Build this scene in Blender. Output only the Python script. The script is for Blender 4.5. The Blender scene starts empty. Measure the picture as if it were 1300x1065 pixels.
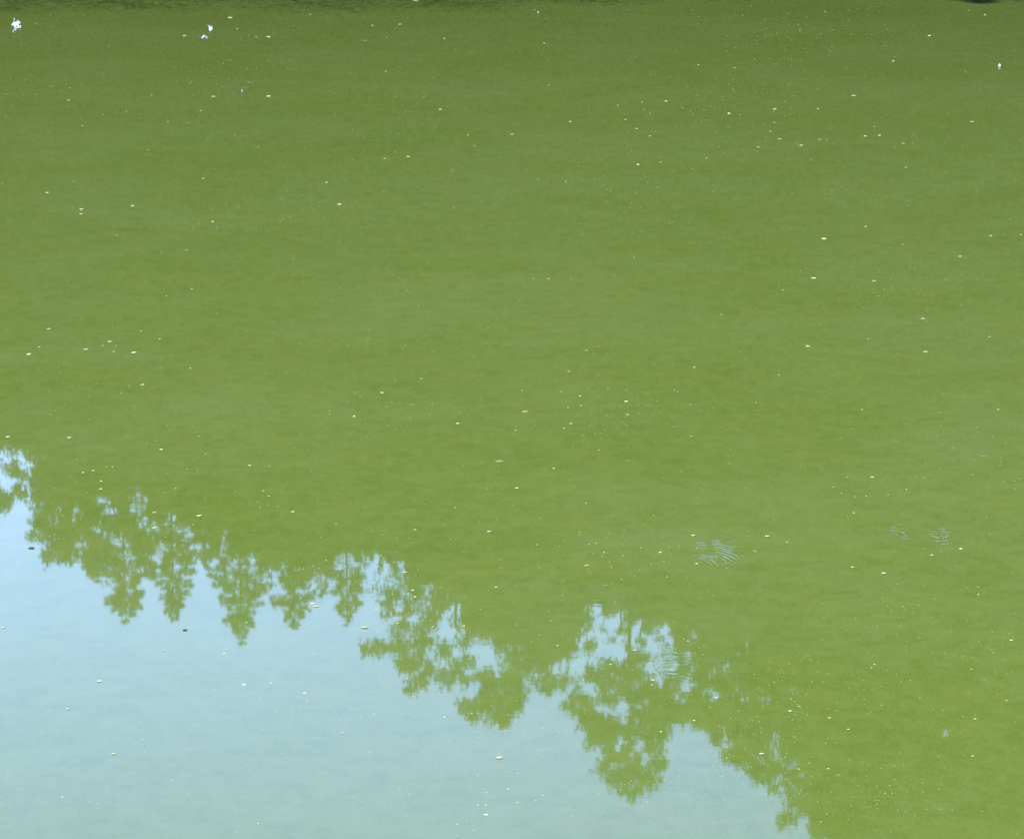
import bpy, math, random
import numpy as np
from mathutils import Vector, Matrix, Euler

# ------------------------------------------------------------------ camera, sky, sun, exposure
SC = bpy.context.scene
COL = SC.collection
CAM_H = 6.0                      # eye height above the water: standing on the near bank
PITCH = 14.0                     # looking down at the pond
HFOV = 20.0
PW, PH = 1300.0, 1065.0
FPX = (PW / 2) / math.tan(math.radians(HFOV / 2))

cam_data = bpy.data.cameras.new('camera')
cam_data.sensor_width = 36.0
cam_data.lens = 18.0 / math.tan(math.radians(HFOV / 2))
cam_data.clip_start = 0.1
cam_data.clip_end = 5000.0
cam = bpy.data.objects.new('camera', cam_data)
cam.location = (0, 0, CAM_H)
cam.rotation_euler = (math.radians(90 - PITCH), 0, 0)
COL.objects.link(cam)
SC.camera = cam

SUN_EL, SUN_AZ = 50.0, -35.0      # degrees; azimuth from +Y (away from the camera), negative = left
world = bpy.data.worlds.new('World')
SC.world = world
world.use_nodes = True
wn = world.node_tree.nodes
wl = world.node_tree.links
wn.clear()
sky = wn.new('ShaderNodeTexSky')
sky.sky_type = 'NISHITA'
sky.sun_disc = False
sky.sun_elevation = math.radians(SUN_EL)
sky.sun_rotation = math.radians(SUN_AZ)
sky.air_density = 1.0
sky.dust_density = 0.0
sky.ozone_density = 6.0
sky.altitude = 1200.0
bg = wn.new('ShaderNodeBackground')
bg.inputs['Strength'].default_value = 0.15
wo = wn.new('ShaderNodeOutputWorld')
tint = wn.new('ShaderNodeMix')          # white balance of the whole sky
tint.data_type = 'RGBA'
tint.blend_type = 'MULTIPLY'
tint.inputs[0].default_value = 1.0
tint.inputs[7].default_value = (1.09, 0.89, 0.915, 1)
wl.new(sky.outputs[0], tint.inputs[6])
wl.new(tint.outputs[2], bg.inputs[0])
wl.new(bg.outputs[0], wo.inputs[0])

sun_data = bpy.data.lights.new('sun', 'SUN')
sun_data.energy = 3.9
sun_data.angle = math.radians(0.53)
sun_data.color = (1.0, 0.95, 0.87)
sun = bpy.data.objects.new('sun', sun_data)
az, el = math.radians(SUN_AZ), math.radians(SUN_EL)
to_sun = Vector((math.sin(az) * math.cos(el), math.cos(az) * math.cos(el), math.sin(el)))
sun.rotation_euler = to_sun.to_track_quat('Z', 'Y').to_euler()
sun.location = to_sun * 100
COL.objects.link(sun)

vs = SC.view_settings
vs.view_transform = 'Standard'
vs.look = 'None'
vs.exposure = 2.3
vs.gamma = 1.0
vs.use_curve_mapping = False
SC.render.engine = 'CYCLES'
SC.cycles.max_bounces = 6
SC.cycles.transparent_max_bounces = 4
SC.cycles.use_denoising = True
SC.cycles.sample_clamp_indirect = 6.0

# ------------------------------------------------------------------ helpers
rng = np.random.default_rng(11)
random.seed(5)
CP, SP = math.cos(math.radians(PITCH)), math.sin(math.radians(PITCH))


def ray(px, py):
    """direction of a photograph pixel, y forward, z up"""
    u = (px - PW / 2) / FPX
    v = (PH / 2 - py) / FPX
    return np.array([u, CP + v * SP, -SP + v * CP])


def on_water(px, py):
    d = ray(px, py)
    t = CAM_H / -d[2]
    return d[0] * t, d[1] * t


def mirrored(px, py, Y):
    """the place at distance Y whose mirror image in the pond falls on that pixel"""
    d = ray(px, py)
    t = Y / d[1]
    return np.array([d[0] * t, Y, -CAM_H - d[2] * t])


def to_px(P):
    """mirror-image pixel of world points (n,3)"""
    x, y, z = P[:, 0], P[:, 1], -P[:, 2] - CAM_H
    f = y * CP - z * SP
    up = y * SP + z * CP
    return PW / 2 + FPX * x / f, PH / 2 - FPX * up / f


def new_mat(name):
    m = bpy.data.materials.new(name)
    m.use_nodes = True
    nt = m.node_tree
    b = nt.nodes['Principled BSDF']
    return m, nt, b


def link_obj(name, mesh, mat=None, parent=None, loc=(0, 0, 0)):
    o = bpy.data.objects.new(name, mesh)
    o.location = loc
    if mat is not None and not mesh.materials:
        mesh.materials.append(mat)
    if parent is not None:
        o.parent = parent
    COL.objects.link(o)
    return o


def tag(o, label, cat=None, group=None, kind=None):
    o['label'] = label
    if cat:
        o['category'] = cat
    if group:
        o['group'] = group
    if kind:
        o['kind'] = kind
    return o


def empty(name, loc):
    o = bpy.data.objects.new(name, None)
    o.location = loc
    o.empty_display_size = 0.3
    COL.objects.link(o)
    return o


def mesh_np(name, verts, faces, smooth=False):
    """verts (n,3), faces (m,k) with one k"""
    verts = np.asarray(verts, dtype=np.float32)
    faces = np.asarray(faces, dtype=np.int32)
    m = bpy.data.meshes.new(name)
    m.vertices.add(len(verts))
    m.vertices.foreach_set('co', verts.ravel())
    k = faces.shape[1]
    m.loops.add(faces.size)
    m.loops.foreach_set('vertex_index', faces.ravel())
    m.polygons.add(len(faces))
    m.polygons.foreach_set('loop_start', np.arange(0, faces.size, k, dtype=np.int32))
    m.update(calc_edges=True)
    if smooth:
        m.polygons.foreach_set('use_smooth', np.ones(len(faces), dtype=bool))
    m.validate()
    return m


def unit(v):
    return v / np.maximum(np.linalg.norm(v, axis=-1, keepdims=True), 1e-9)


def leaf_cloud(name, C, length, width, axis=None, spread=1.0, tri=True):
    """one diamond leaf per centre; axis (n,3) biases the leaf direction"""
    n = len(C)
    u = unit(rng.normal(size=(n, 3)))
    if axis is not None:
        u = unit(axis + spread * u * 0.6)
    w = unit(np.cross(u, rng.normal(size=(n, 3))))
    L = (np.broadcast_to(length, n) * rng.uniform(0.7, 1.3, n))[:, None] * 0.5
    W = (np.broadcast_to(width, n) * rng.uniform(0.7, 1.3, n))[:, None] * 0.5
    if tri:
        V = np.stack([C - u * L * 0.8 + w * W * 1.15, C + u * L * 1.2, C - u * L * 0.8 - w * W * 1.15], axis=1).reshape(-1, 3)
        return mesh_np(name, V, np.arange(3 * n).reshape(-1, 3))
    V = np.stack([C - u * L, C + w * W, C + u * L, C - w * W], axis=1).reshape(-1, 3)
    return mesh_np(name, V, np.arange(4 * n).reshape(-1, 4))


class Wood:
    """tapered tubes collected into one mesh"""

    def __init__(self):
        self.v, self.f, self.n = [], [], 0

    def tube(self, pts, radii, sides=6):
        pts = np.asarray(pts, float)
        rings = []
        for i, p in enumerate(pts):
            d = pts[min(i + 1, len(pts) - 1)] - pts[max(i - 1, 0)]
            d = d / (np.linalg.norm(d) + 1e-9)
            a = np.cross(d, [0.31, 0.95, 0.05] if abs(d[2]) > 0.9 else [0, 0, 1])
            a = a / (np.linalg.norm(a) + 1e-9)
            b = np.cross(d, a)
            t = np.linspace(0, 2 * math.pi, sides, endpoint=False)
            rings.append(p + radii[i] * (np.cos(t)[:, None] * a + np.sin(t)[:, None] * b))
        base = self.n
        for r in rings:
            self.v.append(r)
            self.n += sides
        for i in range(len(pts) - 1):
            for k in range(sides):
                k2 = (k + 1) % sides
                self.f.append((base + i * sides + k, base + i * sides + k2,
                               base + (i + 1) * sides + k2, base + (i + 1) * sides + k))

    def limb(self, a, b, r0, r1, sag=0.1, sides=5, n=4):
        a, b = np.asarray(a, float), np.asarray(b, float)
        ln = np.linalg.norm(b - a)
        pts = [a + (b - a) * t + np.array([rng.normal() * 0.04, rng.normal() * 0.04, math.sin(t * math.pi) * sag]) * ln * (0 < t < 1)
               for t in np.linspace(0, 1, n)]
        self.tube(pts, np.linspace(r0, r1, n), sides)

    def mesh(self, name):
        return mesh_np(name, np.concatenate(self.v), np.array(self.f), True)


# ------------------------------------------------------------------ terrain
POND_C, POND_R = (2.0, 33.3), (78.0, 29.0)


def shore(x, y):
    """<0 inside the pond, >0 on land; in metres, roughly"""
    dx, dy = (x - POND_C[0]) / POND_R[0], (y - POND_C[1]) / POND_R[1]
    r = np.sqrt(dx * dx + dy * dy)
    wob = 0.010 * np.sin(x * 0.55 + 1.0) + 0.008 * np.sin(x * 1.7 + y * 0.3)
    return (r - 1 + wob) * np.where(np.abs(dy) > np.abs(dx), POND_R[1], POND_R[0] * 0.6 + POND_R[1] * 0.4)


def ground_z(x, y):
    s = shore(x, y)
    far = np.clip(s / 14, 0, 1)
    z = np.where(s < 0, np.maximum(-1.8, s * 0.35) - 0.02, 0.02 + 0.55 * (1 - np.exp(-np.maximum(s, 0) / 1.2)) + far * far * (3 - 2 * far) * 1.2)
    near = np.clip((7.0 - y) / 8.0, 0, 1) * np.clip(s / 3.0, 0, 1)
    z = z + near * near * (3 - 2 * near) * 3.2
    z = z + np.clip(s / 6, 0, 1) * (0.12 * np.sin(x * 0.7 + y * 0.4) + 0.1 * np.sin(y * 0.9 - x * 0.3))
    return z


def make_ground():
    fine_x = np.arange(-110, 110.1, 1.0)
    fine_y = np.arange(-16, 130.1, 1.0)
    coarse = np.array([150, 250, 450, 900, 1800, 3500.0])
    xs = np.concatenate([-coarse[::-1], fine_x, coarse])
    ys = np.concatenate([-16 - coarse[::-1], fine_y, 130 + coarse])
    X, Y = np.meshgrid(xs, ys)
    Z = ground_z(X, Y)
    V = np.stack([X, Y, Z], -1).reshape(-1, 3)
    nx, ny = len(xs), len(ys)
    i = np.arange(nx * ny).reshape(ny, nx)
    F = np.stack([i[:-1, :-1], i[:-1, 1:], i[1:, 1:], i[1:, :-1]], -1).reshape(-1, 4)
    m, nt, b = new_mat('bank_soil_grass')
    tc = nt.nodes.new('ShaderNodeTexCoord')
    n1 = nt.nodes.new('ShaderNodeTexNoise'); n1.inputs['Scale'].default_value = 0.6; n1.inputs['Detail'].default_value = 8
    cr = nt.nodes.new('ShaderNodeValToRGB')
    cr.color_ramp.elements[0].position = 0.35; cr.color_ramp.elements[0].color = (0.035, 0.030, 0.018, 1)
    cr.color_ramp.elements[1].position = 0.6; cr.color_ramp.elements[1].color = (0.045, 0.070, 0.018, 1)
    nt.links.new(tc.outputs['Object'], n1.inputs['Vector'])
    nt.links.new(n1.outputs['Fac'], cr.inputs[0])
    nt.links.new(cr.outputs[0], b.inputs['Base Color'])
    b.inputs['Roughness'].default_value = 0.95
    o = link_obj('ground', mesh_np('ground', V, F, True), m)
    o['kind'] = 'structure'
    o['label'] = 'grassy earth bank and bed around the pond'


make_ground()

# ------------------------------------------------------------------ water


def make_water():
    m, nt, b = new_mat('green_algae_water')
    N, L = nt.nodes, nt.links

    def math_(op, a, c=None, clamp=False):
        n = N.new('ShaderNodeMath'); n.operation = op; n.use_clamp = clamp
        for i, x in enumerate((a, c)):
            if x is None:
                continue
            if isinstance(x, (int, float)):
                n.inputs[i].default_value = x
            else:
                L.new(x, n.inputs[i])
        return n.outputs[0]

    tc = N.new('ShaderNodeTexCoord')
    obj = tc.outputs['Object']

    def noise(scale_vec, detail=4, rough=0.55, dist=0.0, rot=0.0, loc=(0, 0, 0)):
        mp = N.new('ShaderNodeMapping')
        mp.inputs['Scale'].default_value = scale_vec
        mp.inputs['Rotation'].default_value = (0, 0, rot)
        mp.inputs['Location'].default_value = loc
        L.new(obj, mp.inputs['Vector'])
        t = N.new('ShaderNodeTexNoise')
        t.inputs['Scale'].default_value = 1.0
        t.inputs['Detail'].default_value = detail
        t.inputs['Roughness'].default_value = rough
        t.inputs['Distortion'].default_value = dist
        L.new(mp.outputs[0], t.inputs['Vector'])
        return t.outputs['Fac']

    def mix_rgb(f, a, c):
        n = N.new('ShaderNodeMix'); n.data_type = 'RGBA'
        L.new(f, n.inputs['Factor']) if not isinstance(f, float) else None
        for s, x in (('A', a), ('B', c)):
            i = [k for k in n.inputs if k.name == s and k.type == 'RGBA'][0]
            if isinstance(x, tuple):
                i.default_value = x
            else:
                L.new(x, i)
        return [k for k in n.outputs if k.type == 'RGBA'][0]

    def ramp(f, lo, hi):
        n = N.new('ShaderNodeMapRange'); n.clamp = True
        n.interpolation_type = 'SMOOTHSTEP'
        n.inputs[1].default_value = lo; n.inputs[2].default_value = hi
        L.new(f, n.inputs[0])
        return n.outputs[0]

    # colour of the suspended algae: broad clouds, drawn-out streaks, a few yellowish drifts
    clouds = ramp(noise((0.30, 0.34, 1), 5, 0.62, 0.6, 0.12), 0.32, 0.70)
    streak = ramp(noise((1.1, 2.0, 1), 6, 0.65, 1.0, -0.08, (3, 7, 0)), 0.35, 0.68)
    col = mix_rgb(clouds, WATER_A, WATER_B)
    col = mix_rgb(math_('MULTIPLY', streak, 0.55), col, WATER_C)
    drift = math_('MULTIPLY', ramp(noise((1.1, 0.32, 1), 3, 0.5, 0.5, 0.1, (11, 2, 0)), 0.60, 0.76),
                  ramp(noise((14, 4.5, 1), 3, 0.6), 0.48, 0.66))
    col = mix_rgb(math_('MULTIPLY', drift, 0.5), col, WATER_D)
    wisps = ramp(noise((2.6, 3.4, 1), 5, 0.72, 1.0, 0.5, (21, 4, 0)), 0.42, 0.66)
    col = mix_rgb(math_('MULTIPLY', wisps, 0.42), col, WATER_F)
    mottle = ramp(noise((7.0, 5.0, 1), 4, 0.7, 0.6, 0.4, (8, 31, 0)), 0.40, 0.62)
    col = mix_rgb(math_('MULTIPLY', mottle, 0.30), col, WATER_E)
    grain = ramp(noise((60, 18, 1), 2, 0.7), 0.3, 0.7)
    col = mix_rgb(math_('MULTIPLY', grain, 0.30), col, WATER_E)
    L.new(col, b.inputs['Base Color'])
    b.inputs['Roughness'].default_value = 0.018
    b.inputs['IOR'].default_value = 1.333

    # gentle undulation, stronger where a breath of wind touches the pond
    breeze = ramp(noise((0.22, 0.10, 1), 3, 0.5, 0.0, 0.2, (5, 1, 0)), 0.38, 0.66)
    h = math_('MULTIPLY', noise((2.2, 4.2, 1), 3, 0.5), 0.00010)
    h2 = math_('MULTIPLY', noise((16, 30, 1), 2, 0.5), 0.000009)
    amp = math_('ADD', math_('MULTIPLY', breeze, 0.9), 0.35)
    h = math_('MULTIPLY', math_('ADD', h, h2), amp)

    wobble = noise((5, 5, 1), 2)
    broken = ramp(noise((9, 4, 1), 2, 0.6, 0.0, 0.3, (2, 9, 0)), 0.36, 0.60)

    def ripple(cpx, cpy, wpx, wpy, sx, sy, lam, slope, phase=0.0):
        """ring waves spreading from one point, dying out away from the second"""
        nonlocal h
        cx, cy = on_water(cpx, cpy)
        wx, wy = on_water(wpx, wpy)
        s = N.new('ShaderNodeVectorMath'); s.operation = 'DISTANCE'
        L.new(obj, s.inputs[0]); s.inputs[1].default_value = (cx, cy, 0)
        wob = math_('MULTIPLY', wobble, lam * 2.4)
        r = math_('ADD', s.outputs['Value'], wob)
        wave = math_('SINE', math_('ADD', math_('MULTIPLY', r, 2 * math.pi / lam), phase))
        mp = N.new('ShaderNodeMapping'); mp.vector_type = 'POINT'
        mp.inputs['Location'].default_value = (-wx / sx, -wy / sy, 0)
        mp.inputs['Scale'].default_value = (1 / sx, 1 / sy, 0)
        L.new(obj, mp.inputs['Vector'])
        ln = N.new('ShaderNodeVectorMath'); ln.operation = 'LENGTH'
        L.new(mp.outputs[0], ln.inputs[0])
        d2 = math_('MULTIPLY', ln.outputs['Value'], ln.outputs['Value'])
        win = math_('POWER', 2.718, math_('MULTIPLY', d2, -1.0))
        h = math_('ADD', h, math_('MULTIPLY', math_('MULTIPLY', math_('MULTIPLY', wave, win), broken), slope * lam / (2 * math.pi)))

    for args in RIPPLES:
        ripple(*args)
    bp = N.new('ShaderNodeBump')
    bp.inputs['Strength'].default_value = 1.0
    bp.inputs['Distance'].default_value = 1.0
    L.new(h, bp.inputs['Height'])
    L.new(bp.outputs[0], b.inputs['Normal'])

    # sheet that reaches a little under the banks
    t = np.linspace(0, 2 * math.pi, 256, endpoint=False)
    rim = np.stack([POND_C[0] + (POND_R[0] + 2.5) * np.cos(t), POND_C[1] + (POND_R[1] + 1.6) * np.sin(t), 0 * t], -1)
    me = bpy.data.meshes.new('pond_water')
    me.from_pydata([tuple(p) for p in rim], [], [tuple(range(256))])
    o = link_obj('water', me, m)
    o['kind'] = 'structure'
    o['label'] = 'still green algae-clouded pond water mirroring trees and sky'


K = 0.268
WATER_A = (0.158 * K, 0.245 * K, 0.036 * K, 1)
WATER_B = (0.192 * K, 0.284 * K, 0.072 * K, 1)
WATER_C = (0.200 * K, 0.262 * K, 0.040 * K, 1)
WATER_D = (0.250 * K, 0.340 * K, 0.030 * K, 1)
WATER_F = (0.132 * K, 0.205 * K, 0.026 * K, 1)
WATER_E = (0.226 * K, 0.322 * K, 0.090 * K, 1)
RIPPLES = [
    # centre px, window px, window size (m), wavelength, slope
    (846, 724, 915, 702, 0.15, 0.34, 0.046, 0.20),
    (1195, 681, 1192, 678, 0.080, 0.26, 0.080, 0.30),
    (1140, 678, 1142, 676, 0.07, 0.20, 0.060, 0.26),
    (856, 780, 856, 764, 0.05, 0.16, 0.090, 0.012),
    (170, 600, 172, 606, 0.11, 0.32, 0.085, 0.005),
    (855, 900, 852, 840, 0.10, 0.26, 0.080, 0.004),
    (775, 800, 765, 742, 0.10, 0.30, 0.100, 0.005),
]
make_water()

# ------------------------------------------------------------------ foliage and bark materials


def foliage_mat(name, c1, c2, rough=0.6):
    m, nt, b = new_mat(name)
    g = nt.nodes.new('ShaderNodeNewGeometry')
    cr = nt.nodes.new('ShaderNodeValToRGB')
    cr.color_ramp.elements[0].color = (*c1, 1)
    cr.color_ramp.elements[1].color = (*c2, 1)
    nt.links.new(g.outputs['Random Per Island'], cr.inputs[0])
    nt.links.new(cr.outputs[0], b.inputs['Base Color'])
    b.inputs['Roughness'].default_value = 0.8
    b.inputs['Specular IOR Level'].default_value = 0.0
    return m


M_CONIFER = foliage_mat('dark_needles', (0.018, 0.036, 0.014), (0.032, 0.055, 0.020))
M_BROAD = foliage_mat('broad_leaves', (0.028, 0.055, 0.014), (0.050, 0.085, 0.022))
M_WOOD_LEAF = foliage_mat('wood_edge_leaves', (0.022, 0.045, 0.012), (0.042, 0.075, 0.020))
M_SHRUB = foliage_mat('shrub_leaves', (0.025, 0.050, 0.014), (0.045, 0.080, 0.022))
M_DARKLEAF = foliage_mat('small_dark_leaves', (0.010, 0.020, 0.007), (0.020, 0.034, 0.010))
M_BARK, _nt, _b = new_mat('grey_brown_bark')
_n = _nt.nodes.new('ShaderNodeTexNoise'); _n.inputs['Scale'].default_value = 9; _n.inputs['Detail'].default_value = 6
_c = _nt.nodes.new('ShaderNodeValToRGB')
_c.color_ramp.elements[0].color = (0.016, 0.012, 0.009, 1)
_c.color_ramp.elements[1].color = (0.045, 0.036, 0.027, 1)
_nt.links.new(_n.outputs['Fac'], _c.inputs[0])
_nt.links.new(_c.outputs[0], _b.inputs['Base Color'])
_b.inputs['Roughness'].default_value = 0.95
_b.inputs['Specular IOR Level'].default_value = 0.05

# openings between the crowns through which the sky shows (photograph pixels, half sizes)
OPENINGS = [
    (6, 580, 6, 7), (25, 588, 4, 8), (41, 589, 5, 3), (10, 614, 10, 9), (35, 598, 7, 3), (34, 631, 3, 4), (29, 617, 3, 3),
    (72, 583, 3, 5), (98, 650, 5, 5), (162, 590, 5, 9), (170, 605, 3, 8), (175, 640, 13, 16), (180, 662, 9, 10),
    (141, 648, 8, 10), (127, 634, 4, 5), (122, 670, 4, 5), (143, 684, 12, 9), (247, 600, 3, 11), (236, 605, 3, 7),
    (196, 672, 10, 8), (216, 660, 4, 14), (202, 702, 12, 14), (165, 706, 6, 10), (103, 690, 8, 8), (254, 692, 7, 5), (240, 674, 6, 5),
    (283, 696, 6, 5), (320, 718, 8, 8), (345, 735, 10, 12), (300, 712, 6, 5), (286, 680, 5, 4),
    (440, 714, 12, 9), (432, 710, 12, 8), (488, 714, 8, 6), (510, 716, 10, 9), (478, 704, 5, 5), (545, 704, 4, 4), (506, 676, 3, 6),
    (394, 705, 5, 4), (408, 734, 7, 6), (397, 742, 5, 6),
    (543, 748, 9, 6), (512, 768, 8, 5), (525, 785, 8, 6), (579, 778, 8, 8), (565, 796, 9, 7), (584, 806, 5, 6), (553, 808, 6, 5),
    (500, 833, 9, 5), (552, 838, 6, 8), (566, 846, 8, 6), (578, 832, 10, 6), (597, 853, 8, 5), (608, 824, 4, 13), (622, 837, 6, 8),
    (632, 851, 4, 5), (545, 862, 6, 4), (600, 875, 10, 8), (580, 868, 6, 6), (665, 800, 3, 6),
    (758, 714, 8, 4), (737, 747, 6, 4), (784, 738, 4, 5), (757, 780, 8, 13), (772, 792, 12, 8), (742, 797, 5, 5), (786, 787, 6, 5),
    (762, 810, 12, 7), (785, 824, 12, 15), (806, 815, 7, 8), (736, 820, 8, 10), (740, 840, 6, 10), (757, 835, 7, 8), (713, 842, 7, 7),
    (729, 853, 4, 8), (812, 795, 4, 9), (843, 802, 8, 7), (829, 820, 9, 4), (855, 843, 10, 8), (850, 815, 6, 6), (826, 848, 10, 10),
    (838, 858, 7, 7), (856, 765, 8, 6), (868, 872, 5, 4), (905, 884, 8, 9), (940, 880, 3, 7), (880, 866, 3, 3), (793, 905, 5, 11),
    (745, 872, 14, 7), (772, 903, 8, 5), (785, 948, 5, 5), (815, 945, 7, 8), (820, 962, 5, 6), (757, 955, 4, 5), (805, 950, 6, 5),
    (920, 944, 5, 5), (988, 938, 6, 4), (986, 950, 4, 3), (949, 826, 2, 4), (945, 828, 3, 3),
    (311, 117, 8, 15), (262, 46, 8, 12), (20, 32, 9, 14), (1193, 870, 2.5, 9), (1199, 932, 6, 5), (1209, 758, 3, 3), (1208, 774, 3, 3),
    (394, 32, 2, 5), (32, 84, 3, 3), (1242, 852, 3, 5), (1262, 880, 4, 3), (1297, 902, 3, 5), (1238, 955, 3, 3),
]


OPENINGS = [(a, b_, c * (0.8 if b_ > 560 and c > 5 else 1.0), d * (0.85 if b_ > 560 and c > 5 else 1.0)) for a, b_, c, d in OPENINGS]
WAVES = [(rng.uniform(0.05, 0.5), rng.uniform(0.05, 0.5), rng.uniform(0, 6.28), rng.uniform(0, 6.28)) for _ in range(9)]


def open_mask(P):
    """which leaves stay: those outside the ragged openings, and a few strays inside"""
    px, py = to_px(P)
    dx, dy = np.zeros(len(P)), np.zeros(len(P))
    for (a, b_, p, q) in WAVES:
        dx += 1.5 * np.sin(a * px + b_ * py + p)
        dy += 1.5 * np.sin(b_ * px - a * py + q)
    px, py = px + dx, py + dy
    keep = np.ones(len(P), bool)
    ragged = 0.95 + 0.22 * rng.normal(size=len(P))
    for (cx, cy, rx, ry) in OPENINGS:
        near = (np.abs(px - cx) < 2 * rx + 12) & (np.abs(py - cy) < 2 * ry + 8)
        idx = np.nonzero(near)[0]
        d = ((px[idx] - cx) / (rx + 1.6)) ** 2 + ((py[idx] - cy) / (ry + 2.2)) ** 2
        keep[idx[d < ragged[idx]]] = False
    return keep | (rng.random(len(P)) < 0.05)


def clear(P):
    px, py = to_px(P)
    return not any((np.hypot((px - a) / (c + 3), (py - b_) / (d + 3)) < 1).any() for a, b_, c, d in OPENINGS if b_ < 200)


def prune(P):
    return P[open_mask(P)] if len(P) else P


# ------------------------------------------------------------------ trees


def conifer(px, py, Y, rmax, label, taper=0.5, gappy=0.0, column=False, group='conifers on the far bank', lean=0.0):
    top = mirrored(px, py, Y)
    gz = float(ground_z(np.array(top[0]), np.array(Y)))
    H = top[2] - gz
    root = tag(empty('conifer_tree', (top[0] - lean, Y, gz)), label, 'tree', group)
    w = Wood()
    lx = lambda z: lean * (z / H) ** 2
    zs = np.linspace(-0.3, H, 9)
    w.tube([(lx(max(z, 0)), 0, z) for z in zs], np.interp(zs, [-0.3, 0, 1, H], [0.24, 0.18, 0.15, 0.012]), 7)
    C, A = [], []
    d = 0.10
    while d < H - 5.5:
        if column:
            R = min(0.10 + 0.42 * d ** 0.75, rmax)
        else:
            R = min(0.06 + taper * d ** 0.92, rmax)
        R *= rng.uniform(0.72, 1.18)
        nb = int(rng.integers(5, 9)) if d > 0.5 else 4
        a0 = rng.uniform(0, 7)
        for k in range(nb):
            if rng.random() < gappy:
                continue
            a = a0 + k * 2 * math.pi / nb + rng.normal() * 0.25
            r = R * rng.uniform(0.62, 1.15)
            rise = 0.35 if d < 1.2 else (0.05 - 0.02 * d)
            z0 = H - d
            n = max(7, int(r * 48))
            t = np.sqrt(rng.uniform(0.02, 1, n))
            out = np.array([math.cos(a), math.sin(a)])
            side = np.array([-out[1], out[0]])
            lat = rng.normal(size=n) * 0.16 * r * (1.1 - t)
            zz = z0 + rise * r * t - 0.18 * r * t * t + rng.normal(size=n) * 0.04 * (0.4 + r)
            P = np.stack([lx(z0) + out[0] * r * t + side[0] * lat, out[1] * r * t + side[1] * lat, zz], -1)
            C.append(P)
            ax = np.stack([out[0] + side[0] * np.sign(lat) * 0.7, out[1] + side[1] * np.sign(lat) * 0.7, np.full(n, rise - 0.25)], -1)
            A.append(ax)
            if r > 0.35:
                w.tube([(lx(z0), 0, z0), (lx(z0) + out[0] * r * 0.5, out[1] * r * 0.5, z0 + rise * r * 0.5 - 0.05 * r),
                        (lx(z0) + out[0] * r * 0.97, out[1] * r * 0.97, z0 + rise * r - 0.18 * r)], (0.012 + 0.012 * r, 0.010 + 0.006 * r, 0.004), 3)
        d += rng.uniform(0.13, 0.24) * (0.8 + 0.05 * d)
    C, A = np.concatenate(C), np.concatenate(A)
    keep = open_mask(C + np.array(root.location))
    C, A = C[keep], A[keep]
    link_obj('trunk', w.mesh('conifer_wood'), M_BARK, root)
    link_obj('crown', leaf_cloud('needles', C, 0.19, 0.060, A, 0.8, False), M_CONIFER, root)
    return root


def clump_leaves(c, rad, sub_r, per, density):
    """small sprays of leaves filling an ellipsoid"""
    vol = rad[0] * rad[1] * rad[2]
    ns = max(3, int(density * vol ** (2 / 3) / sub_r ** 2))
    v = unit(rng.normal(size=(ns, 3))) * (rng.uniform(0.05, 1, ns) ** (1 / 2.2))[:, None]
    v *= np.where(rng.random(ns) < 0.10, rng.uniform(1.05, 1.4, ns), 1.0)[:, None]
    S = c + v * rad
    P = np.repeat(S, per, axis=0)
    P = P + rng.normal(size=P.shape) * sub_r * np.array([0.62, 0.62, 0.40])
    return P


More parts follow.
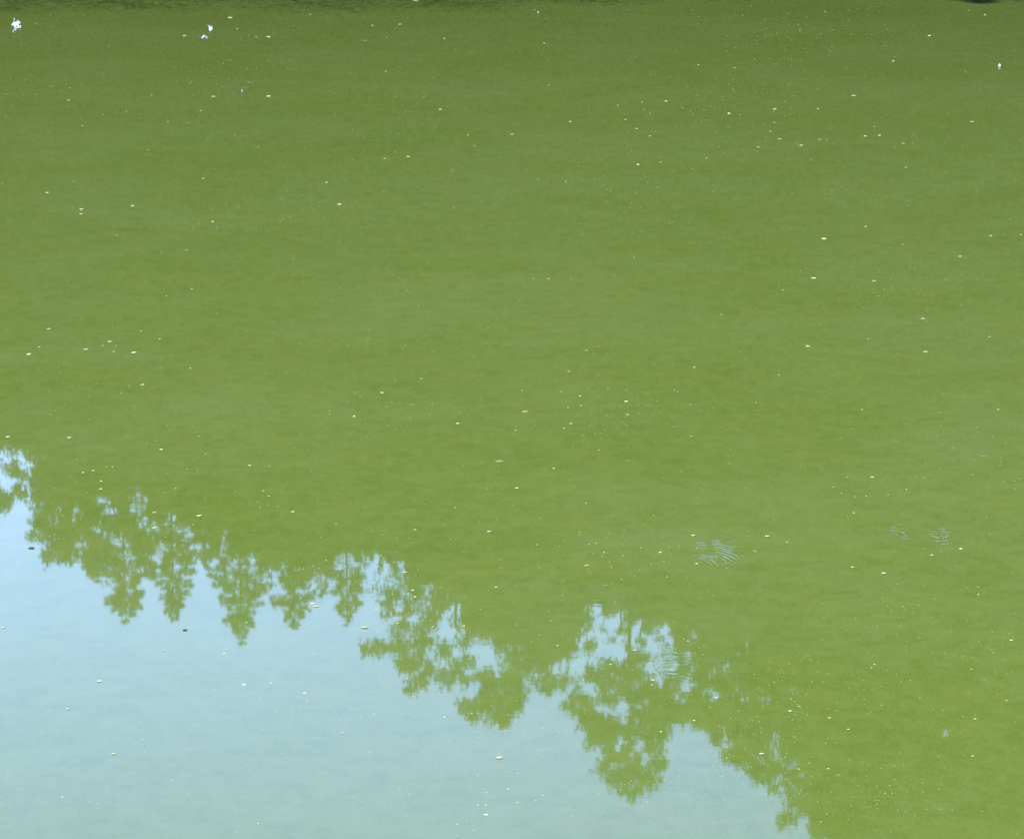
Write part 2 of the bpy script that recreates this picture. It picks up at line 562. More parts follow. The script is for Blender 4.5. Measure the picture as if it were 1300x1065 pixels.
def broadleaf(name, px, Y, clumps, label, fill_to=None, fill_w=2.6, leaf=0.115, mat=None, group='broadleaf trees on the far bank'):
    """crown given as boughs: (photo px, photo py, radius px) at the tree's own distance"""
    base = mirrored(px, 600, Y)
    gz = float(ground_z(np.array(base[0]), np.array(Y)))
    root = tag(empty(name, (base[0], Y, gz)), label, 'tree', group)
    o = np.array([base[0], Y, gz])
    m_px = Y / CP / FPX * 1.0
    w = Wood()
    P = []
    ctr = []
    for (cx, cy, r) in clumps:
        yy = Y + rng.normal() * 1.1
        c = mirrored(cx, cy, yy) - o
        rr = r * m_px
        P.append(clump_leaves(c, np.array([rr, rr * 1.5, rr * 0.92]), 0.14, 14, 3.7))
        ctr.append((c, rr))
    zmin = min(c[2] for c, _ in ctr)
    ztop = max(c[2] for c, _ in ctr)
    # lower crown
    if fill_to is not None:
        zf = mirrored(px, fill_to, Y)[2] - gz
        z = 1.2
        while z < zf:
            for k in range(3):
                a = rng.uniform(0, 6.28)
                rr = rng.uniform(0.8, 1.3)
                rad = fill_w * rng.uniform(0.2, 0.8)
                c = np.array([math.cos(a) * rad, math.sin(a) * rad, min(z + rng.uniform(-0.3, 0.3), zf - 0.5)])
                P.append(clump_leaves(c, np.array([rr, rr, rr * 0.8]), 0.30, 10, 3.2))
                ctr.append((c, rr))
            z += 0.75
    th = ztop * 0.82
    bend = rng.normal(size=2) * 0.25
    tz = np.linspace(-0.3, th, 8)
    tp = [np.array([bend[0] * math.sin(z / th * 3), bend[1] * math.sin(z / th * 2.5), z]) for z in tz]
    w.tube(tp, np.interp(tz, [-0.3, 0, 1.2, th], [0.5, 0.38, 0.28, 0.04]), 8)
    nodes = [(p, 0.06) for p in tp[2:]]
    for c, rr in sorted(ctr, key=lambda q: np.hypot(q[0][0], q[0][1]) + 0.3 * q[0][2]):
        dd = [np.linalg.norm(c - p) + (0.8 if p[2] > c[2] + 0.2 else 0.0) for p, _ in nodes]
        b0, r0 = nodes[int(np.argmin(dd))]
        w.limb(b0, c, r0 * 0.7, max(r0 * 0.45, 0.006), 0.05, 4, 4)
        nodes.append((c, max(r0 * 0.6, 0.008)))
        for _ in range(3):
            e = c + unit(rng.normal(size=3)) * rr * 0.8
            w.limb(c, e, 0.007, 0.003, 0.0, 3, 3)
    P = np.concatenate(P)
    P = prune(P + o) - o
    link_obj('trunk', w.mesh('broadleaf_wood'), M_BARK, root)
    link_obj('crown', leaf_cloud('leaves', P, leaf, leaf * 0.62), mat or M_BROAD, root)
    return root


def dense_tree(name, x, Y, top_z, width, label, group, mat, leaf=0.30, bottom=0.8, dens=1.0, thin=0.0):
    """full round-headed tree of the wood edge"""
    gz = float(ground_z(np.array(x), np.array(Y)))
    root = tag(empty(name, (x, Y, gz)), label, 'tree', group)
    o = np.array([x, Y, gz])
    H = top_z - gz
    w = Wood()
    w.tube([(0, 0, z) for z in (-0.3, 0, 1, H * 0.5, H * 0.85)], (0.30, 0.22, 0.17, 0.10, 0.03), 7)
    P = []
    n = int(26 + 7 * H)
    for i in range(n):
        t = rng.uniform(0, 1) ** (0.8 + 1.6 * thin)
        z = bottom + (H - bottom) * t
        prof = width * (0.78 + 0.22 * math.sin(t * 3.1)) * (1 - max(0, t - 0.72) / 0.28 * 0.75)
        a = rng.uniform(0, 6.283)
        rad = prof * math.sqrt(rng.uniform(0.05, 1)) * 0.85
        rr = rng.uniform(0.65, 1.15) * (1.0 if t < 0.8 else 0.7)
        c = np.array([math.cos(a) * rad, math.sin(a) * rad, min(z, H - rr * 0.7)])
        P.append(clump_leaves(c, np.array([rr, rr, rr * 0.8]), 0.27, 11, 2.3 * dens * (1 - thin * 0.85 * t)))
        a_ = np.array([0, 0, max(0.6, c[2] - 0.5 * rad - 0.3) * 0.85])
        if i % 2 == 0 and clear(o + a_ + (c - a_) * np.linspace(0, 1, 9)[:, None]):
            w.limb(a_, c, 0.05, 0.012, 0.05, 4, 4)
    P = np.concatenate(P)
    P = prune(P + o) - o
    link_obj('trunk', w.mesh('tree_wood'), M_BARK, root)
    link_obj('crown', leaf_cloud('leaves', P, leaf, leaf * 0.65), mat, root)
    return root


# conifer spires whose tips hang down in the mirror image
conifer(160, 792, 79, 2.4, 'ragged conifer with leafy top, leftmost spire mirrored in the pond', 0.62, 0.10)
conifer(221, 788, 76, 1.25, 'slim column-shaped conifer mirrored between the ragged and the tallest spire', 0.5, 0.05, column=True)
conifer(307, 820, 80, 2.3, 'tall pointed spruce with spreading side branches, lowest hanging conifer tip', 0.52, 0.12)
conifer(374, 800, 77, 1.7, 'full-topped spruce mirrored just right of the tallest spire', 0.52, 0.05)
conifer(441, 797, 82, 1.3, 'thin wispy conifer mirrored beside the broadleaf boughs', 0.40, 0.25)
conifer(193, 738, 83, 1.1, 'narrow low conifer between the ragged and the column-shaped conifer', 0.45, 0.25)
conifer(118, 735, 81, 1.6, 'short conifer mirrored at the left beside the ragged one', 0.5, 0.15)
conifer(262, 715, 84, 1.8, 'low conifer behind the arch of sky in the mirror image', 0.6, 0.1)
conifer(408, 760, 86, 1.2, 'low conifer half hidden behind two spruces', 0.5, 0.2)
conifer(345, 745, 87, 1.5, 'low conifer behind the gap beside the tallest spire', 0.5, 0.1)

# broadleaf trees with boughs as they show against the sky
broadleaf('broadleaf_tree', 75, 78,
          [(5, 630, 16), (28, 628, 14), (50, 615, 20), (60, 645, 22), (52, 668, 14), (40, 678, 7), (70, 680, 22), (64, 706, 11), (85, 700, 16),
           (95, 670, 24), (84, 640, 26), (110, 690, 18), (115, 655, 22), (130, 700, 16), (20, 600, 16), (45, 590, 16), (80, 600, 24), (0, 645, 9),
           (112, 615, 22), (140, 615, 18), (-20, 640, 25), (-45, 660, 25), (-40, 620, 25), (118, 722, 10), (150, 672, 12)],
          'leafy broadleaf tree at far left whose lower boughs hang into the sky', 590, 2.4)
broadleaf('broadleaf_tree', 575, 76,
          [(466, 823, 9), (484, 822, 12), (505, 825, 16), (520, 842, 18), (536, 862, 12), (522, 872, 10), (508, 800, 13), (494, 772, 11), (500, 757, 10),
           (535, 812, 20), (520, 772, 14), (545, 783, 14), (552, 852, 16), (575, 850, 14), (590, 836, 14), (560, 822, 14), (590, 862, 12),
           (572, 868, 8), (586, 898, 10), (600, 904, 12), (616, 890, 20), (634, 905, 18), (652, 893, 16), (640, 872, 22), (620, 862, 16), (662, 878, 9),
           (637, 921, 6), (655, 850, 22), (640, 815, 20), (612, 800, 16), (590, 785, 14), (560, 760, 18), (600, 760, 22), (640, 780, 26), (590, 810, 12),
           (680, 835, 22), (690, 862, 14), (706, 868, 10), (694, 880, 6), (690, 800, 26), (665, 770, 28), (535, 735, 16), (560, 735, 18), (525, 750, 10), (690, 750, 28)],
          'spreading broadleaf tree whose mirrored bough tip points left below the conifers', 760, 2.4)
broadleaf('broadleaf_tree', 800, 73,
          [(722, 898, 10), (735, 885, 12), (745, 900, 14), (740, 915, 12), (760, 915, 16), (755, 940, 14), (772, 930, 18), (790, 925, 18), (775, 958, 18),
           (765, 975, 10), (795, 955, 16), (812, 930, 18), (832, 920, 20), (826, 950, 16), (842, 935, 10), (835, 965, 12), (805, 978, 20), (825, 985, 14),
           (785, 990, 16), (800, 1005, 12), (850, 900, 20), (870, 905, 20), (830, 885, 20), (800, 880, 18), (770, 885, 14), (775, 860, 14), (800, 855, 14),
           (820, 870, 16), (850, 872, 14), (880, 890, 18), (870, 850, 16), (755, 860, 12), (735, 870, 8), (720, 858, 10), (775, 775, 12), (800, 780, 14),
           (820, 800, 10), (820, 775, 16), (840, 785, 14), (805, 838, 12), (770, 840, 10), (750, 815, 8), (745, 785, 12), (870, 815, 18), (870, 785, 18),
           (800, 760, 18), (830, 755, 18), (720, 830, 14), (710, 810, 18), (730, 800, 14), (845, 830, 6), (770, 755, 16), (740, 765, 16), (790, 800, 8), (812, 815, 9), (800, 825, 7), (735, 785, 12), (722, 805, 12), (825, 835, 9), (860, 830, 9), (840, 812, 8), (765, 795, 7), (750, 850, 9), (785, 850, 9), (850, 858, 9), (780, 812, 6), (770, 770, 10), (845, 770, 12), (865, 800, 12), (745, 825, 7), (815, 855, 9), (806, 906, 10), (772, 914, 9), (820, 900, 10)],
          'open lacy broadleaf tree in mid bank with many sky gaps in its crown', 730, 1.6)
broadleaf('broadleaf_tree', 945, 71,
          [(895, 915, 16), (905, 925, 10), (918, 920, 14), (925, 945, 12), (935, 930, 14), (945, 955, 12), (932, 962, 9), (955, 965, 10), (958, 935, 16),
           (975, 955, 9), (968, 972, 8), (985, 925, 20), (920, 900, 20), (950, 905, 22), (980, 900, 24), (900, 870, 24), (930, 860, 26), (960, 870, 26),
           (900, 830, 26), (930, 820, 28), (960, 830, 28), (990, 860, 26), (905, 790, 26), (940, 780, 28), (975, 790, 28), (1005, 925, 22), (1000, 955, 16),
           (890, 895, 16), (875, 905, 10), (1000, 830, 28), (1000, 890, 26), (960, 985, 8), (985, 975, 14), (1005, 985, 16), (985, 1000, 8), (1010, 1015, 16), (1000, 1040, 12), (930, 900, 20), (905, 900, 18), (970, 925, 18), (940, 940, 14), (944, 966, 11), (925, 956, 10), (958, 976, 9), (912, 938, 10), (975, 985, 9), (900, 915, 12), (935, 952, 10), (965, 950, 12)],
          'broadleaf tree whose mirrored boughs frame the small bay of sky at lower right', 800, 2.2)
broadleaf('broadleaf_tree', 1075, 70,
          [(1020, 940, 26), (1030, 975, 24), (1040, 1010, 24), (1045, 1045, 22), (1060, 960, 30), (1070, 1000, 30), (1075, 1040, 30), (1080, 1080, 28),
           (1100, 960, 30), (1110, 1000, 30), (1110, 1045, 30), (1040, 910, 30), (1080, 915, 30), (1120, 920, 30), (1050, 870, 30), (1095, 875, 30),
           (1130, 880, 30), (1040, 830, 30), (1080, 830, 30), (1120, 835, 30), (1050, 790, 30), (1100, 790, 30), (1135, 960, 26), (1020, 1020, 14), (1085, 1110, 22), (1020, 890, 24)],
          'tall broadleaf tree mirrored right of the bay of sky', 820, 2.5, leaf=0.17)
broadleaf('broadleaf_tree', 1200, 69,
          [(1150, 960, 30), (1160, 1000, 30), (1165, 1045, 30), (1190, 970, 32), (1200, 1010, 32), (1205, 1060, 32), (1230, 960, 32), (1240, 1010, 32),
           (1245, 1060, 32), (1160, 920, 30), (1200, 925, 30), (1240, 920, 30), (1170, 870, 32), (1215, 875, 32), (1250, 870, 30), (1160, 830, 30),
           (1205, 830, 32), (1250, 830, 30), (1170, 790, 30), (1220, 790, 30), (1200, 1100, 30), (1235, 1110, 26), (1165, 1090, 24)],
          'tall broad tree near the right edge, darkening the right side of the mirror', 830, 2.7, leaf=0.17)
broadleaf('broadleaf_tree', 1310, 70,
          [(1270, 960, 32), (1275, 1010, 32), (1280, 1060, 32), (1310, 960, 34), (1315, 1010, 34), (1320, 1060, 34), (1280, 910, 32), (1320, 910, 34),
           (1285, 860, 32), (1320, 860, 34), (1285, 810, 32), (1330, 810, 34), (1300, 1110, 30), (1350, 960, 34), (1355, 1010, 34), (1350, 900, 34), (1350, 1060, 30)],
          'tall broad tree at far right edge of the mirrored wood', 840, 2.7, leaf=0.17)

# the wood edge: dense trees that close the gaps lower down
SOLID = [(-900, 640), (-300, 620), (-60, 600), (40, 575), (60, 640), (110, 640), (150, 605), (210, 625), (250, 655), (290, 690), (330, 708), (380, 715), (420, 715),
         (450, 712), (500, 712), (540, 722), (590, 770), (630, 815), (690, 835), (712, 825), (730, 772), (770, 762), (850, 775), (880, 815), (920, 835),
         (970, 865), (1000, 905), (1030, 975), (1060, 1050), (1120, 1080), (1300, 1090), (1500, 1020), (2200, 960)]
sx_, sy_ = zip(*SOLID)
for row, (Y, step, w_) in enumerate(((73.3, 62, 1.25), (77.0, 72, 1.5))):
    px = -150 + row * 35
    while px < 1480:
        top = np.interp(px, sx_, sy_) - (14 if row == 0 else 4) + rng.uniform(-10, 6)
        if row == 0:
            top = min(top, 760)
        P = mirrored(px, top, Y)
        for _ in range(60):                       # leave the low gaps between the trunks open
            foot = to_px(np.array([[P[0], Y, 2.5]]))[0][0]
            if min(abs(foot - gap) for gap in (20, 262, 311)) > 18:
                break
            P[0] += 0.04
        dense_tree('wood_edge_tree', P[0], Y + rng.uniform(-0.5, 0.5), P[2], w_ * rng.uniform(0.95, 1.2),
                   'full dark tree in the unbroken wood along the far bank, seen only mirrored', 'trees of the wood edge', M_WOOD_LEAF, 0.27)
        px += step * rng.uniform(0.85, 1.15)

# bushes leaning over the water line
i = 0
xs = -17.0
while xs < 17.5:
    Y = 63.1 + rng.uniform(0, 0.5)
    h = rng.uniform(1.9, 2.8)
    while min(abs(to_px(np.array([[xs, Y, 0.8]]))[0][0] - gap) for gap in (20, 262, 311)) < 19:
        xs += 0.05
    root = dense_tree('shoreline_shrub', xs, Y, 0.4 + h, rng.uniform(1.0, 1.35),
                      'dark bush on the far water edge, mirrored along the top of the pond', 'bushes on the far water edge', M_DARKLEAF, 0.12, 0.15, 0.9, 0.75)
    root['category'] = 'shrub'
    xs += rng.uniform(1.5, 2.1)

# added thin-leaved trees, put in so their light shade dims the far water
for x0, top, wd in tuple((a + rng.uniform(-0.7, 0.7), b * rng.uniform(0.75, 1.05), c) for a, b, c in ((-20.0, 10.8, 2.8), (-17.0, 10.8, 2.6), (-14.0, 10.9, 2.8), (-11.0, 11.0, 2.8), (-8.0, 10.8, 2.7), (-5.0, 10.0, 2.6), (-2.0, 8.2, 2.2), (1.2, 7.2, 2.0), (4.6, 6.8, 2.0), (8.0, 7.4, 2.0))):
    gz = float(ground_z(np.array(x0), np.array(63.5)))
    root = tag(empty('added_shade_tree', (x0, 63.5, gz)), 'added thin-leaved tree whose light shade dims the top edge of the pond', 'tree', 'added thin-leaved shade trees')
    w = Wood()
    w.tube([(0, 0, -0.3), (0.05, 0, 1.5), (0.12, -0.1, top * 0.5), (0.05, -0.2, top * 0.9)], (0.045, 0.032, 0.02, 0.008), 6)
    n_ = int(640 * wd * top / 10)
    C = []
    for b_ in range(12):
        t = rng.uniform(0.12, 1.0)
        a = rng.uniform(0, 6.28)
        r = wd * (0.55 + 0.45 * math.sin(math.pi * t)) * (1.15 - 0.8 * t)
        tip = np.array([math.cos(a) * r, math.sin(a) * r * 0.85, min(top, top * t + 0.25 * r)])
        w.limb([0.08, -0.1, max(0.8, top * t - 0.5 * r)], tip, 0.015, 0.004, 0.06, 4, 4)
    u = unit(rng.normal(size=(n_ * 4, 3))) * (rng.uniform(0, 1, n_ * 4) ** 0.42)[:, None]
    lift = rng.uniform(0, 1, len(u)) ** 1.35
    C = u * np.array([wd, wd * 0.85, 0.5]) * (1.15 - 0.55 * lift)[:, None]
    C[:, 2] += 0.8 + (top - 1.2) * lift
    link_obj('trunk', w.mesh('shade_tree_wood'), M_BARK, root)
    link_obj('crown', leaf_cloud('thin_leaves', prune(C + np.array([x0, 63.5, gz])) - np.array([x0, 63.5, gz]), 0.075, 0.036), M_DARKLEAF, root)

# ------------------------------------------------------------------ floating things


def flat_mat(name, c1, c2, rough=0.6):
    m, nt, b = new_mat(name)
    oi = nt.nodes.new('ShaderNodeObjectInfo')
    tcn = nt.nodes.new('ShaderNodeTexCoord')
    nz = nt.nodes.new('ShaderNodeTexNoise'); nz.inputs['Scale'].default_value = 60
    ad = nt.nodes.new('ShaderNodeMath'); ad.operation = 'MULTIPLY_ADD'
    ad.inputs[1].default_value = 0.5
    nt.links.new(tcn.outputs['Object'], nz.inputs['Vector'])
    nt.links.new(nz.outputs['Fac'], ad.inputs[0])
    hf = nt.nodes.new('ShaderNodeMath'); hf.operation = 'MULTIPLY'; hf.inputs[1].default_value = 0.5
    nt.links.new(oi.outputs['Random'], hf.inputs[0])
    nt.links.new(hf.outputs[0], ad.inputs[2])
    cr = nt.nodes.new('ShaderNodeValToRGB')
    cr.color_ramp.elements[0].color = (*c1, 1); cr.color_ramp.elements[1].color = (*c2, 1)
    nt.links.new(ad.outputs[0], cr.inputs[0])
    nt.links.new(cr.outputs[0], b.inputs['Base Color'])
    b.inputs['Roughness'].default_value = 0.9
    b.inputs['Specular IOR Level'].default_value = 0.08
    return m


M_PALE = flat_mat('pale_seed_fluff', (0.14, 0.16, 0.07), (0.32, 0.33, 0.20))
M_LEAF_PALE = flat_mat('pale_dry_leaf', (0.14, 0.145, 0.08), (0.28, 0.28, 0.18))
M_LEAF_DARK = flat_mat('wet_brown_leaf', (0.008, 0.009, 0.006), (0.040, 0.034, 0.018))
M_FEATHER = flat_mat('white_feather', (0.24, 0.25, 0.22), (0.36, 0.36, 0.33))
M_GREENLEAF = flat_mat('sunken_green_leaf', (0.045, 0.100, 0.030), (0.060, 0.115, 0.038))


def leaf_mesh(name, L, W, curl, lift, seed):
    """pointed oval leaf with a folded midrib, rolled edges and a raised tip"""
    r = np.random.default_rng(seed)
    nu, nv = 9, 5
    V = []
    for i in range(nu):
        t = i / (nu - 1)
        wd = W * 0.5 * (math.sin(math.pi * t ** 0.85) ** 0.8 + 0.03)
        for j in range(nv):
            s = (j / (nv - 1)) * 2 - 1
            z = 0.002 + curl * (1 - abs(s) ** 1.8) * math.sin(math.pi * t) + lift * max(0, t - 0.55) ** 2 * 4
            V.append(((t - 0.5) * L, s * wd + 0.06 * L * math.sin(t * 2.5), z + r.normal() * 0.0006))
    F = [(i * nv + j, (i + 1) * nv + j, (i + 1) * nv + j + 1, i * nv + j + 1) for i in range(nu - 1) for j in range(nv - 1)]
    return mesh_np(name, V, F, True)


def blob_mesh(name, r, hgt, seed):
    """tuft of seed fluff: a low uneven dome"""
    q = np.random.default_rng(seed)
    V = [(0, 0, hgt)]
    for ring, (rr, z) in enumerate(((0.55, 0.8), (1.0, 0.15))):
        for k_ in range(7):
            a = 2 * math.pi * k_ / 7 + ring * 0.4
            s = r * rr * q.uniform(0.6, 1.3)
            V.append((math.cos(a) * s, math.sin(a) * s, hgt * z * q.uniform(0.6, 1.2)))
    F = []
    for k_ in range(7):
        k2 = (k_ + 1) % 7
        F += [(0, 1 + k_, 1 + k2), (1 + k_, 8 + k_, 1 + k2), (1 + k2, 8 + k_, 8 + k2)]
    return mesh_np(name, V, F, True)


def feather_mesh(name, L, W, seed):
    V, F = [], []
    nu = 11
    for i in range(nu):
        t = i / (nu - 1)
        wd = W * 0.5 * (math.sin(math.pi * min(1, t * 1.02) ** 0.7) ** 0.7 + 0.06)
        z = 0.004 + 0.35 * L * t * t
        for s in (-1, -0.15, 0.15, 1):
            V.append(((t - 0.5) * L * 0.9, s * wd + 0.10 * L * t * t, z + 0.12 * W * abs(s)))
    for i in range(nu - 1):
        for j in range(3):
            F.append((i * 4 + j, (i + 1) * 4 + j, (i + 1) * 4 + j + 1, i * 4 + j + 1))
    return mesh_np(name, V, F, True)


def pxm(py):
    """metres per photograph pixel, across, on the water at that row"""
    d = ray(650, py)
    return CAM_H / -d[2] / FPX


# kind, px, py, length in px, heading (deg), label
FLOATING = [
    ('leaf', 634, 962, 13, 15, 'pale cupped leaf floating alone on the mirrored sky at bottom centre'),
    ('dark', 235, 800, 10, 5, 'dark curled leaf floating just below the slim column-shaped conifer tip'),
    ('slim', 463, 797, 15, -8, 'slender brownish leaf floating between the thin conifer tip and the broadleaf bough'),
    ('leaf', 401, 770, 9, 10, 'pale leaf floating beside the full-topped spruce tip'),
    ('dark', 40, 696, 13, 0, 'dark shredded leaf floating on the mirrored sky at the left edge'),
    ('petal', 4, 797, 8, 0, 'white petal touching the left edge on the mirrored sky'),
    ('petal', 126, 865, 9, 12, 'greenish white sliver of petal on the mirrored sky at lower left'),
    ('petal', 144, 957, 8, 0, 'white petal nearest the bottom left corner of the mirrored sky'),
    ('petal', 435, 931, 5, 40, 'round cream petal on the mirrored sky left of the bottom leaf'),
    ('petal', 86, 900, 6, 0, 'small whitish petal below the mirrored conifers at lower left'),
    ('petal', 209, 826, 5, 10, 'small whitish petal just under the column-shaped conifer on mirrored sky'),
    ('leaf', 806, 826, 9, 0, 'pale yellow leaf in a sky gap of the lacy broadleaf'),
    ('leaf', 967, 957, 10, 5, 'whitish leaf beside the small bay of sky at lower right'),
    ('petal', 1003, 903, 8, 35, 'slanting white petal on green water right of the bay of sky'),
    ('leaf', 1122, 728, 10, -10, 'bright cream leaf on green water below the small broken ripple'),
    ('petal', 1220, 697, 8, -35, 'tilted white petal just below the ring ripple at right'),
    ('petal', 1183, 705, 6, 15, 'cream petal under the left side of the ring ripple'),
    ('leaf', 372, 650, 9, -20, 'pale curled leaf on green water above the full-topped spruce'),
    ('leaf', 621, 675, 9, 5, 'whitish leaf on green water in the middle above the broadleaf boughs'),
    ('leaf', 514, 727, 9, 0, 'pale leaf lying across a sky gap between thin conifer and broadleaf'),
    ('petal', 589, 795, 6, 60, 'white petal in the broadleaf crown, right of its upper sky gap'),
    ('petal', 205, 571, 8, -10, 'whitish sliver on green water above the two narrow sky slits'),
    ('petal', 253, 655, 11, 0, 'flat white petal under the narrow sky slits at left'),
    ('slim', 196, 651, 9, 0, 'tiny narrow leaf at the right of the large sky gap among conifers'),
    ('leaf', 88, 556, 9, 0, 'pale sliver of leaf above the far left broadleaf'),
    ('petal', 10, 555, 8, 5, 'pale petal at the left edge above the mirrored trees'),
    ('feather', 1269, 85, 14, 72, 'curled white feather standing up near the top right corner'),
    ('petal', 1180, 46, 8, 65, 'upright white petal near the top right, left of the feather'),
    ('leaf', 1234, 155, 9, 0, 'cream leaf above the yellow algae patch at upper right'),
    ('petal', 1134, 78, 6, 40, 'white petal right of top centre, left of the upright petal'),
    ('petal', 1017, 185, 8, 0, 'pale flat petal on open green water, upper right of centre'),
    ('petal', 1150, 213, 6, 0, 'cream petal on open green water below the yellow algae patch'),
    ('petal', 1219, 326, 7, -5, 'cream petal right of the middle, above a loose cluster of flecks'),
    ('petal', 1258, 300, 7, 60, 'round bright petal near the right edge, above middle height'),
    ('leaf', 1172, 405, 9, -15, 'pale leaf on open green water at right, below middle of the upper half'),
    ('leaf', 1175, 447, 10, 12, 'slender pale leaf, lower of two close together at right'),
    ('petal', 1099, 288, 6, 0, 'cream petal on green water at right, leftmost of its neighbours'),
    ('leaf', 1110, 357, 8, 0, 'small pale leaf at right between two rows of flecks'),
    ('petal', 1256, 428, 5, 0, 'tiny bright petal near the right edge at middle height'),
    ('petal', 60, 245, 8, 0, 'white sliver at left in the upper quarter of the pond'),
    ('petal', 103, 272, 7, 0, 'white sliver at left, right of and below its larger neighbour'),
    ('leaf', 62, 418, 9, 0, 'flat whitish leaf at left, halfway down the green water'),
    ('petal', 50, 441, 6, 0, 'small white petal at left, just under the flat whitish leaf'),
    ('leaf', 109, 444, 10, 0, 'grey-white leaf at left, right of the small white petal'),
    ('leaf', 170, 448, 11, 12, 'crooked whitish leaf, rightmost of the row at left middle height'),
    ('petal', 258, 227, 5, 60, 'bright petal on green water, upper left of the middle'),
    ('petal', 237, 318, 5, 0, 'round bright petal at left, a third of the way down'),
    ('slim', 667, 523, 12, 2, 'thin pale narrow leaf at the very centre of the pond view'),
    ('petal', 581, 538, 7, 0, 'bright cream petal just left of the central narrow leaf'),
    ('petal', 656, 620, 7, 0, 'bright petal below the turquoise leaf near the centre'),
    ('petal', 703, 595, 6, 5, 'bright petal right of the turquoise leaf near the centre'),
    ('petal', 795, 510, 8, 0, 'pale sliver on green water right of the centre'),
    ('petal', 535, 481, 6, -10, 'cream petal on green water left of the centre'),
    ('green', 634, 586, 18, 6, 'faint turquoise leaf lying just under the surface near the centre'),
    ('leaf', 528, 1, 12, 20, 'pale leaf at the very top edge of the pond view'),
    ('petal', 650, 171, 7, 0, 'cream petal in the upper middle of the pond'),
    ('petal', 724, 155, 6, 0, 'bright cream petal in the upper right of the middle, below shaded edge'),
    ('petal', 880, 680, 8, 5, 'pale sliver just above the fan of fine ripples'),
    ('petal', 974, 681, 9, -8, 'pale sliver to the right above the fan of fine ripples'),
    ('petal', 1077, 926, 6, 20, 'bright petal on green water at lower right'),
    ('petal', 1238, 913, 6, 0, 'cream petal at lower right near the speckled sky gap'),
    ('petal', 1284, 813, 7, 10, 'cream petal at the right edge, lower part'),
    ('petal', 1235, 960, 6, 45, 'white petal in the lower right corner'),
]
NAMES = {'leaf': 'floating_leaf', 'dark': 'floating_leaf', 'petal': 'floating_petal', 'slim': 'floating_leaf', 'feather': 'floating_feather', 'green': 'sunken_leaf'}
for i, (kind, px, py, ln, hd, label) in enumerate(FLOATING):
    x, y = on_water(px, py)
    Lm = ln * 0.68 * pxm(py)
    if kind == 'leaf':
        me, mt = leaf_mesh('leaf', Lm, Lm * 0.75, Lm * 0.08, Lm * 0.10, i), M_LEAF_PALE
    elif kind == 'dark':
        me, mt = leaf_mesh('leaf', Lm, Lm * 0.8, Lm * 0.12, Lm * 0.12, i), M_LEAF_DARK
    elif kind == 'petal':
        me, mt = leaf_mesh('petal', Lm, Lm * 0.8, Lm * 0.07, Lm * 0.14, i), M_PALE
    elif kind == 'slim':
        me, mt = leaf_mesh('leaf', Lm, Lm * 0.5, Lm * 0.10, Lm * 0.06, i), M_LEAF_PALE
    elif kind == 'feather':
        me, mt = feather_mesh('feather', Lm, Lm * 0.35, i), M_FEATHER
    else:
        me, mt = leaf_mesh('sunken_leaf', Lm, Lm * 0.9, 0.0006, 0.0, i), M_GREENLEAF
    o = link_obj(NAMES[kind], me, mt, None, (x, y, 0.001))
    o.rotation_euler = (0, 0, math.radians(hd * 1.0 if abs(hd) < 30 else hd))
    tag(o, label, {'feather': 'feather', 'petal': 'petal'}.get(kind, 'leaf'),
        {'petal': 'petals adrift on the pond', 'leaf': 'leaves adrift on the pond', 'dark': 'leaves adrift on the pond', 'slim': 'leaves adrift on the pond'}.get(kind))

# flecks of seed fluff scattered over the pond
protos = [blob_mesh('fluff', 1.0, 0.35, s) for s in range(6)]
for p in protos:
    p.materials.append(M_PALE)


def area_of(px, py):
    col = ['at the far left', 'left of centre', 'right of centre', 'at the far right'][min(3, int(px / 325))]
    rows = ((90, 'under the shaded top edge'), (250, 'on the upper green water'), (410, 'on the green water above the middle'),
            (570, 'on the green water just below the middle'), (730, 'level with the upper mirrored trees'),
            (880, 'level with the mirrored treetops'), (2000, 'near the bottom edge'))
    row = next(r for lim, r in rows if py < lim)
    return 'tiny pale seed fleck %s, %s' % (row, col)


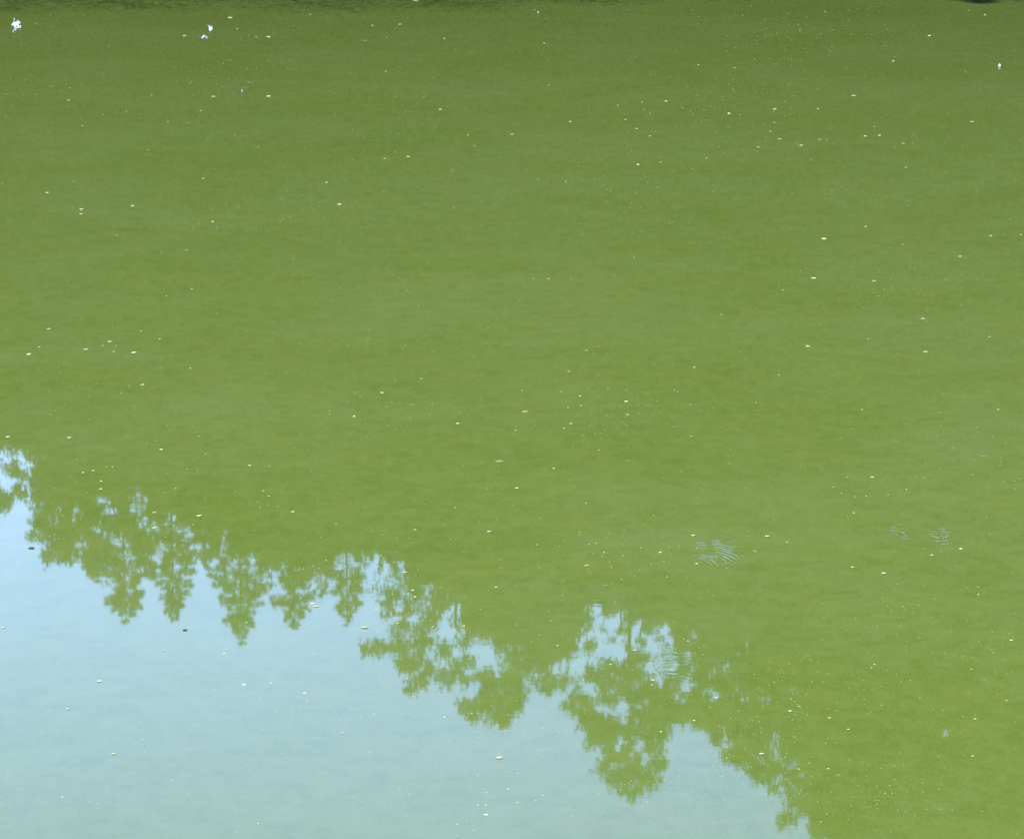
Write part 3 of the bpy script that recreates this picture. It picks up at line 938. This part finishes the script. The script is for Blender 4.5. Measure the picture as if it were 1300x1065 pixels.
def scatter(n):
    out = []
    # loose drifts plus even scatter, more to the right
    seeds = [(rng.uniform(0, 1300), rng.uniform(0, 1065)) for _ in range(34)]
    while len(out) < n:
        if rng.random() < 0.6:
            s = seeds[int(rng.integers(len(seeds)))]
            px, py = s[0] + rng.normal() * 45, s[1] + rng.normal() * 22
        else:
            px, py = rng.uniform(0, 1300), rng.uniform(0, 1065)
        if not (2 < px < 1298 and 2 < py < 1062):
            continue
        if rng.random() > 0.55 + 0.45 * px / 1300:
            continue
        if px < 450 and py > 720 + max(0, px - 300) * 0.4 and rng.random() < 0.45:
            continue
        out.append((px, py))
    return out


for i, (px, py) in enumerate(scatter(300)):
    x, y = on_water(px, py)
    s = pxm(py) * min(2.4, 0.65 + rng.exponential(0.42))
    o = link_obj('floating_fleck', protos[i % 6], None, None, (x, y, 0.0))
    o.scale = (s * rng.uniform(0.8, 1.9), s * rng.uniform(0.8, 1.4), s * rng.uniform(0.8, 1.3))
    o.rotation_euler = (0, 0, rng.uniform(0, 6.28))
    tag(o, area_of(px, py), 'fleck', 'flecks of seed fluff adrift on the pond')

# dust-fine remainder
V, F = [], []
base_v = np.array([v.co[:] for v in protos[0].vertices])
base_f = np.array([p.vertices[:] for p in protos[0].polygons])
n = 0
pts = scatter(2600)
for px, py in pts:
    x, y = on_water(px, py)
    s = pxm(py) * rng.uniform(0.22, 0.7)
    V.append(base_v * np.array([s * 1.3, s * 1.2, s]) + np.array([x, y, 0]))
    F.append(base_f + n)
    n += len(base_v)
# the drift goes on beyond the frame
for _ in range(1500):
    x, y = rng.uniform(-28, 28), rng.uniform(9, 59)
    if abs(x) < y * 0.178 + 0.1 and y > 14:
        continue
    s = rng.uniform(0.002, 0.008)
    V.append(base_v * s + np.array([x, y, 0]))
    F.append(base_f + n)
    n += len(base_v)
o = link_obj('floating_dust', mesh_np('floating_dust', np.concatenate(V), np.concatenate(F), True), M_PALE)
tag(o, 'fine pale dust of seed fluff strewn over the whole pond', 'seed fluff', kind='stuff')
